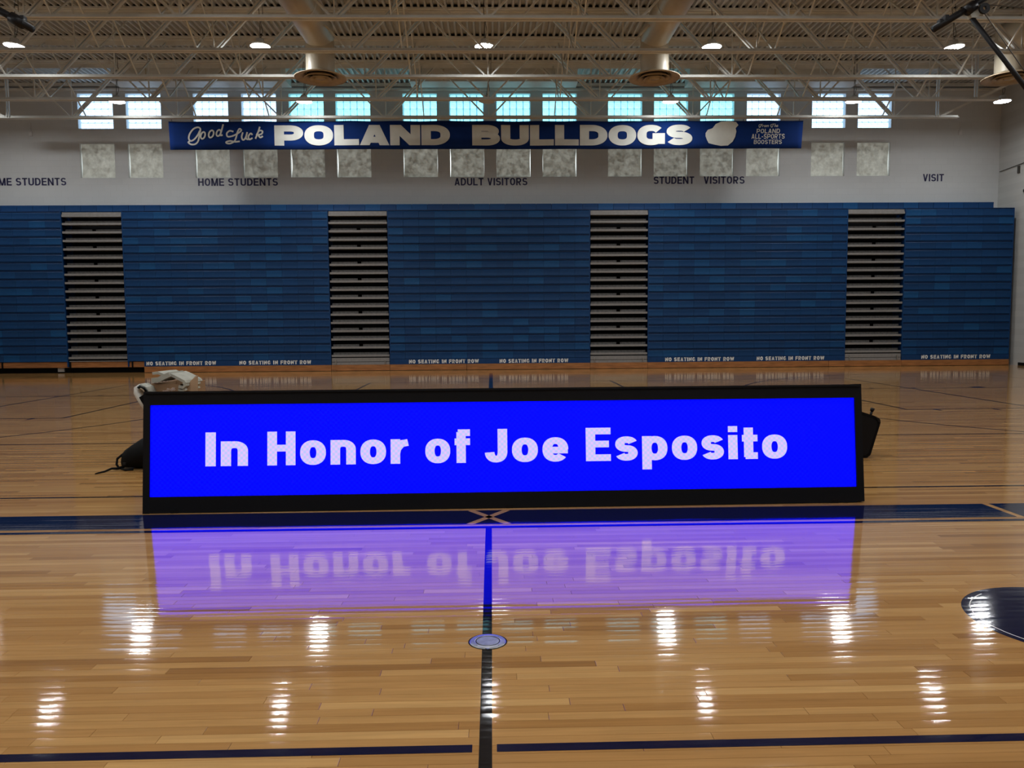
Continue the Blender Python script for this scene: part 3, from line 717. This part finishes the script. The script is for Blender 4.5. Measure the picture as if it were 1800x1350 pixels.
def oval(cx, cy, rx, ry, sl=.25):
    return [(cx+rx*math.cos(R(a))-sl*ry*math.sin(R(a)), cy+ry*math.sin(R(a))) for a in range(0, 361, 20)]
gl_ = [[(360,225),(362,185),(330,168),(275,190),(228,250),(213,310),(238,342),(285,318),(330,262),(355,215),(343,290),(325,350),(290,383),(240,386),(206,362),(225,345)],
       oval(392,272,27,43), oval(497,255,30,46), oval(590,242,26,40), [(650,130),(628,210),(612,270),(640,268)],
       [(775,225),(728,215),(692,248),(704,290),(770,278),(840,240),(874,208),(852,190),(825,232),(806,300),(782,350),(730,378),(688,374),(684,358),(730,345),(790,356),(850,350)],
       [(893,235),(876,290),(888,330),(915,318),(942,262)], [(948,232),(930,305),(950,325),(968,310)], [(1012,268),(990,250),(960,288),(972,326),(1012,308)],
       [(1108,165),(1082,240),(1048,318)], [(1062,275),(1100,215),(1138,222),(1128,255),(1085,270)], [(1085,268),(1108,302),(1142,285)]]
for g0, g1 in ((0,1),(1,2),(2,3),(3,5),(5,6),(6,8),(8,9),(9,12)): strokes(gl_[g0:g1], 20, zb, M['silver'], bn, 'letter')
zc = lambda zx, zy: bp(-9.69+(zx*k7+1200-297)*.01741, 7.73-(zy*k7+200-210)*.0171)
ft_ = [[(1005,135),(960,140),(955,165),(975,160)], [(990,135),(970,175),(955,175)], [(975,153),(1000,150)], [(1005,150),(1000,172)], [(1003,158),(1020,150)], oval(1032,160,8,10), [(1050,150),(1045,172)], [(1048,158),(1062,150),(1058,172)], [(1060,158),(1078,150),(1072,172)],
       [(1155,132),(1110,140),(1105,165),(1122,160)], [(1140,135),(1122,175),(1108,175)], [(1165,130),(1152,172)], [(1156,160),(1172,152),(1168,172)], [(1182,162),(1196,152),(1186,150),(1180,168),(1198,168)]]
strokes(ft_, 6, zc, M['silver'], bn)['kind'] = 'stuff'
for t, a, b, y0, y1 in (('POLAND',925,1222,252,195),('ALL-SPORTS',860,1284,325,262),('BOOSTERS',890,1250,393,338)):
    pa, pb = zc(a, y0), zc(b, y1)
    lettering(t, pa[0], pb[0], pa[2]+6.83, pb[2]+6.83, bp, M['silver'], bn, (.72,.17,.16,.14), slant=.06, split=False)
# plain print patch where the banner carries its emblem
pt = [(270,250),(300,205),(360,185),(400,130),(470,100),(580,95),(660,105),(690,145),(655,185),(665,230),(650,300),(620,360),(560,410),(470,415),(390,400),(310,380),(285,330),(270,290)]
mb = MB(); mb.poly([zc(*p) for p in pt][::-1]); mb.build('print_patch', M['silver'], bn)
# tie cords to the joist
for i in range(12):
    x = -9.6+i*19.2/11; MB().tube([(x,0,BH-.01),(x,-.04,BH+.05),(x,-.08,BH+.1)], .008, 5).build('tie_cord', M['wire'], bn)

# ---------------------------------------------------------------- LED sign
SX0, SX1, SH = -2.767, 3.097, .981
lean = math.atan2(.115, .975)
sg = tag(thing('led_sign', (.165, 6.262, 0), .010), 'long black framed LED sign showing white text on bright blue, standing on the floor', 'led sign')
W2 = (SX1-SX0)/2
def fp(x, v, d=0):     # point on the leaning face: x along, v up the face, d in front (toward camera)
    return (x, v*math.sin(lean)-d*math.cos(lean), v*math.cos(lean)+d*math.sin(lean))
def slab(x0, x1, v0, v1, d0, d1, name, m, parent=sg):
    mb = MB(); mb.v = [fp(x0,v0,d1),fp(x1,v0,d1),fp(x1,v0,d0),fp(x0,v0,d0),fp(x0,v1,d1),fp(x1,v1,d1),fp(x1,v1,d0),fp(x0,v1,d0)]
    mb.f = [(0,3,2,1),(4,5,6,7),(0,1,5,4),(1,2,6,5),(2,3,7,6),(3,0,4,7)]; mb.m = [0]*6
    return mb.build(name, m, parent)
bl_, br_ = -W2+.052, W2-.06
slab(-W2, bl_, .0, SH-.015, -.09, .0, 'side_rail', M['frame']); slab(br_, W2, .012, SH, -.09, .0, 'side_rail', M['frame'])
slab(bl_, br_, .004, .132, -.09, .0, 'bottom_rail', M['frame'])
slab(bl_, br_, .868, SH-.012, -.09, .0, 'top_rail', M['frame'])
slab(-W2+.01, W2-.01, SH-.02, SH-.004, -.12, .02, 'top_cap', M['frame'])
slab(bl_, br_, .132, .868, -.09, -.03, 'back_panel', M['frame'])
scr = slab(bl_+.002, br_-.002,   .134, .866, -.03, -.012, 'screen', M['screen'])
BLK = (.76, .26, .20, .125)
fc = lambda x, z: fp(x-.165, z, -.009)
k = .996
for t, a, b in (('In',-2.285,-1.945),('Honor',-1.79,-.655),('of',-.515,-.15),('Joe',-.03,.655),('Esposito',.80,2.475)):
    lettering(t, a*k, b*k, .372, .644, fc, M['led'], scr, BLK)
for x in (-W2+.25, 0, W2-.25):      # rear struts
    MB().bar((x, .14, .86), (x, .52, .02), .035, .035, (1,0,0)).build('rear_strut', M['frame'], sg); MB().box(x-.03, x+.03, .0, .56, 0, .03).build('foot', M['frame'], sg)

# ---------------------------------------------------------------- socket plate in the floor
sk = tag(thing('floor_socket_plate', (.003, 3.59, .0)), 'round metal net post socket cover set in the black floor line', 'floor plate')
MB().lathe([(.0,.001),(.058,.001),(.058,.004),(.062,.0055),(.082,.0045),(.086,.001)], 48).build('ring', M['plate'], sk)
MB().lathe([(.084,.0012),(.092,.0011)], 48).build('outer_seam', M['dark'], sk)
MB().lathe([(0,.005),(.052,.005),(.054,.0035)], 40).build('lid', M['plate2'], sk)
MB().lathe([(.054,.0045),(.058,.0045)], 40).build('seam', M['dark'], sk)
for a in (45,135,225,315): MB().lathe([(0,.0062),(.004,.006),(.005,.004)], 10, (.072*math.cos(R(a)), .072*math.sin(R(a)), 0)).build('screw', M['plate2'], sk)
MB().prism([(-.012,-.083,.0052),(0,-.097,.0052),(.012,-.083,.0052)], (0,0,-.004)).build('pull_tab', M['plate'], sk)

# ---------------------------------------------------------------- things behind the sign
def blob(path, n=14, bumps=.0, seed=1, sq=1.0):
    rnd = random.Random(seed); mb = MB(); ph = [rnd.uniform(0,6) for _ in range(6)]
    for i, (p, ra, rb) in enumerate(path):
        for j in range(n):
            t = 2*math.pi*j/n; g = 1+bumps*math.sin(3*t+ph[0]+i)+bumps*math.sin(5*t+ph[1]+i*1.7)
            mb.v.append((p[0], p[1]+ra*g*math.cos(t), max(0.0, p[2]+rb*g*math.sin(t))))
    m = len(path)
    for i in range(m-1):
        for j in range(n): mb.f.append((i*n+j, i*n+(j+1)%n, (i+1)*n+(j+1)%n, (i+1)*n+j)); mb.m.append(0)
    mb.f.append(tuple(range(n))[::-1]); mb.f.append(tuple((m-1)*n+j for j in range(n))); mb.m += [0,0]
    return mb
bag = tag(thing('backpack', (-3.55, 8.32, 0)), 'slumped black backpack on the floor at the left end of the sign', 'bag')
body = blob([((-.34,0,.06),.04,.05),((-.30,0,.10),.11,.09),((-.22,0,.125),.15,.125),((-.12,0,.155),.17,.155),((0,0,.18),.18,.18),((.10,0,.18),.18,.18),((.2,0,.2),.18,.2),((.26,0,.225),.17,.225),((.36,0,.21),.15,.21),((.42,0,.2),.08,.11)], 18, .045)
body.build('body', M['black'], bag, True)
blob([((.0,-.15,.10),.03,.05),((.03,-.17,.12),.06,.09),((.2,-.18,.13),.06,.1),((.26,-.16,.12),.03,.05)], 12, .03, 3).build('pocket', M['black'], bag, True)
MB().tube([(-.30,-.05,.16),(-.36,-.07,.11),(-.365,-.08,.05),(-.33,-.1,.015)], .012, 8).build('strap', M['black'], bag, True)
MB().tube([(-.28,-.1,.03),(-.33,-.15,.02),(-.36,-.2,.03),(-.40,-.27,.012),(-.45,-.36,.008)], [.016,.014,.012,.01,.006], 8).build('strap', M['black'], bag, True)
MB().tube([(.1,-.02,.35),(.16,-.03,.42),(.24,-.03,.41),(.28,-.02,.37)], .012, 8).build('handle', M['black'], bag, True)
MB().box(-.25,-.22,-.19,-.175,.06,.085).build('buckle', M['steel'], bag); MB().tube([(-.3,-.12,.012),(-.22,-.2,.012),(-.15,-.17,.012)], .01, 6).build('strap', M['black'], bag, True)

cb = tag(thing('cardboard_box', (-3.72, 9.1, 0), R(-6)), 'open brown cardboard box stuffed with packing foam behind the sign', 'box')
x0, x1, yy, H = -.20, .17, .3, .83
MB().box(x0, x1, -.005, .0, 0, H-.0).build('front_panel', M['card'], cb); MB().box(x0, x1, .6, .605, 0, H).build('back_panel', M['card'], cb)
MB().box(x0, x0+.005, 0, .6, 0, H).build('side_panel', M['card'], cb); MB().box(x1-.005, x1, 0, .6, 0, H).build('side_panel', M['card'], cb); MB().box(x0, x1, 0, .6, 0, .006).build('bottom_panel', M['card'], cb)
MB().prism([(x1,.02,H-.05),(x1+.19,.02,H-.12),(x1+.15,.12,H+.09),(x1+.03,.3,H+.07)], (.004,0,.004)).build('flap', M['card'], cb)
MB().prism([(x0,.0,H),(x0-.04,-.02,H-.12),(x0-.04,.4,H-.1),(x0,.4,H)], (-.004,0,.0)).build('flap', M['card'], cb)
MB().box(.0,.05,-.008,-.005,.72,.735).box(.02,.06,-.008,-.005,.70,.71).box(-.03,.02,-.008,-.005,.745,.75).build('printed_mark', M['carddark'], cb)
fs = tag(thing('foam_sheet', (-3.72, 9.1, 0), R(-6)), 'folded grey white foam sheet flopping over the cardboard box', 'foam')
def sheet(pts, wd, th, m, name, parent, diry=(0,1,0), smooth=True):
    mb = MB(); d = Vector(diry); n = len(pts)
    P_ = [Vector(p) for p in pts]
    for i, p in enumerate(P_):
        tg = (P_[min(i+1,n-1)]-P_[max(i-1,0)]).normalized(); nn = tg.cross(d).normalized()*th/2
        mb.v += [tuple(p-nn), tuple(p+nn), tuple(p+nn+d*wd), tuple(p-nn+d*wd)]
    for i in range(n-1):
        for q in range(4): mb.f.append((4*i+q, 4*i+(q+1)%4, 4*i+4+(q+1)%4, 4*i+4+q)); mb.m.append(0)
    mb.f += [(3,2,1,0), tuple(4*(n-1)+q for q in range(4))]; mb.m += [0,0]
    o = mb.build(name, m, parent, smooth); return o
sheet([(-.14,-.04,.955),(-.07,-.04,.96),(.0,-.03,.93),(.05,-.03,.945),(.10,-.03,.925),(.17,-.03,.89),(.225,-.03,.862),(.24,-.03,.835)], .4, .03, M['foam'], 'sheet', fs, smooth=False)
sheet([(-.145,-.05,.875),(-.06,-.06,.885),(.0,-.06,.915),(.07,-.05,.945)], .34, .055, M['foam'], 'sheet', fs, smooth=False)
sheet([(.16,-.03,.80),(.21,-.035,.79),(.238,-.035,.815),(.225,-.035,.85)], .36, .03, M['foam'], 'sheet', fs, smooth=False)
sheet([(.15,-.02,.765),(.20,-.02,.755),(.235,-.02,.77)], .36, .025, M['foam'], 'sheet', fs, smooth=False)
fo = tag(thing('foam_strip', (-3.96, 8.86, 0)), 'bent white foam strip leaning over the left corner of the sign', 'foam')
sheet([(.12,-.0,.52),(.04,0,.66),(-.005,0,.75),(.0,0,.80),(.04,0,.825),(.09,0,.80),(.115,0,.76)], .16, .05, M['foamw'], 'strip', fo)
sheet([(.13,0,.74),(.10,0,.80),(.05,0,.83),(.025,0,.80)], .2, .04, M['foam'], 'strip', fo)
MB().prism([(.035,-.01,.70),(.09,-.01,.735),(.16,-.01,.56),(.12,-.01,.54)], (0,.03,0)).build('dark_pad', M['black'], fo)
MB().bar((.10,.08,.0),(.10,.08,.6), .05, .12).build('stiffener', M['foam'], fo)
pl = tag(thing('plastic_film', (-3.68, 8.95, 0)), 'crumpled clear plastic film between foam strip and cardboard box', 'plastic film')
rp = random.Random(4); mb = MB(); nx_, ny_ = 10, 6
for i in range(nx_+1):
    for k_ in range(ny_+1):
        mb.v.append((-.14+.24*i/nx_+rp.uniform(-.01,.01), -.04+.1*k_/ny_, .70+.1*i/nx_*(1-.3*k_/ny_)+rp.uniform(-.02,.02)))
for i in range(nx_):
    for k_ in range(ny_): q = i*(ny_+1)+k_; mb.f.append((q,q+ny_+1,q+ny_+2,q+1)); mb.m.append(0)
mb.build('film', M['film'], pl)
MB().prism([(-.10,-.02,0),(.08,-.02,0),(.08,-.02,.74),(-.10,-.02,.66)], (0,.03,0)).build('wrapped_core', M['card'], pl)

sp_ = tag(thing('loudspeaker', (4.02, 8.4, 0)), 'black wedge loudspeaker standing behind the right end of the sign', 'speaker')
prof = [(-.30,.0),(.105,.0),(.145,.035),(.245,.385),(.235,.43),(.185,.46),(.02,.515),(-.30,.52)]
MB().prism([(x, -.02, z) for x, z in prof], (0,.36,0)).build('cabinet', M['black'], sp_)
MB().prism([(x*.88-.01, -.03, z*.88+.03) for x, z in prof], (0,.02,0)).build('grille', M['frame'], sp_)
MB().prism([(.185,-.03,.455),(.235,-.03,.425),(.24,-.03,.385),(.215,-.03,.40)], (0,.03,0)).build('corner_guard', M['steel'], sp_)
MB().tube([(.185,.1,.44),(.205,.1,.50)], .014, 8).build('knob', M['steel'], sp_, True); MB().tube([(.203,.1,.50),(.215,.1,.535)], [.02,.022], 10).build('knob', M['steel'], sp_, True)

# ---------------------------------------------------------------- backstop booms under the roof
bl = tag(thing('backstop_boom', (0,13,0)), 'black steel boom end poking in at the upper left corner', 'boom')
MB().tube([(-7.19,0,6.20),(-7.66,0,6.47),(-9.9,0,7.75)], .055, 14).build('tube', M['steel'], bl, True)
MB().tube([(-7.33,0,6.28),(-7.52,0,6.39)], .085, 12).build('clamp', M['steel'], bl, True)
MB().tube([(-9.85,0,7.7),(-9.85,0,JZ1)], .03, 10).build('hanger', M['steel'], bl)
MB().box(-7.36,-7.30,-.05,.05,6.33,6.40).build('bolt_block', M['steel'], bl); MB().tube([(-7.40,0,6.3),(-7.36,0,6.22)], .02, 8).build('bolt', M['steel'], bl)
bb = tag(thing('backstop_boom', (0,13,0)), 'black steel boom with pulley and long brace at the upper right corner', 'boom')
MB().tube([(7.28,0,6.23),(7.70,0,6.48),(9.9,0,7.80)], .055, 14).build('tube', M['steel'], bb, True)
MB().box(7.36,7.41,-.05,.05,6.31,6.38).box(7.44,7.5,-.06,.06,6.36,6.44).build('bolt_block', M['steel'], bb)
MB().tube([(7.79,-.04,6.50),(7.92,-.04,6.60)], .085, 12).build('clamp', M['steel'], bb, True)
MB().prism([(7.86,-.05,6.58),(8.04,-.05,6.56),(8.03,-.05,6.46),(7.97,-.05,6.40),(7.88,-.05,6.40),(7.84,-.05,6.47)], (0,.1,0)).build('gear_case', M['bracket'], bb)
pu = MB().lathe([(.03,-.02),(.085,-.02),(.07,0),(.085,.02),(.03,.02)], 20, (0,0,0), True).build('pulley', M['steel'], bb)
pu.location = (8.06, -.08, 6.53); pu.rotation_euler = (R(90),0,0)
MB().tube([(7.91,0,6.41),(8.82,0,5.34),(9.9,0,4.07)], .038, 12).build('brace', M['steel'], bb, True)
MB().tube([(8.08,-.05,6.47),(8.75,-.05,5.60),(9.8,-.05,4.2)], .008, 6).build('cable', M['wire'], bb)
MB().tube([(8.1,-.05,6.6),(8.4,-.05,6.58),(9.6,-.05,6.45)], .008, 6).build('cable', M['wire'], bb)
MB().tube([(9.85,0,7.75),(9.85,0,JZ1)], .03, 10).build('hanger', M['steel'], bb)

# small fittings on the right wall and back wall
fx = tag(thing('wall_bracket', (XW, 25.6, 6.55)), 'small rusty conduit bracket on the right side wall high in the corner', 'bracket')
MB().tube([(-.03,-.6,.1),(-.03,0,.03),(-.03,1.1,-.02)], .012, 6).build('rod', M['wire'], fx); MB().box(-.06,0,-.64,-.5,.03,.14).build('plate', M['bracket'], fx); MB().box(-.05,0,.1,.18,-.25,-.02).build('clip', M['wire'], fx)
ws = tag(thing('wall_sensor', (XW, 25.4, 5.68)), 'tiny round fitting on the right side wall above the bleacher end', 'fitting')
MB().box(-.03,0,-.07,.07,-.07,.07).build('plate', M['bracket'], ws); MB().box(-.06,-.03,-.04,.04,-.04,.04).build('cap', M['steel'], ws)
for x, z, l in ((-15.1,7.85,'tiny pale junction box on the back wall left of the windows'),(16.0,7.85,'tiny pale junction box on the back wall right of the windows')):
    jb = tag(thing('junction_box', (x, YB, z)), l, 'junction box', 'wall junction boxes'); MB().box(-.05,.05,-.04,0,-.08,.08).build('cover', M['housing'], jb); MB().tube([(0,-.02,.08),(0,-.02,.35)], .012, 6).build('conduit', M['housing'], jb)
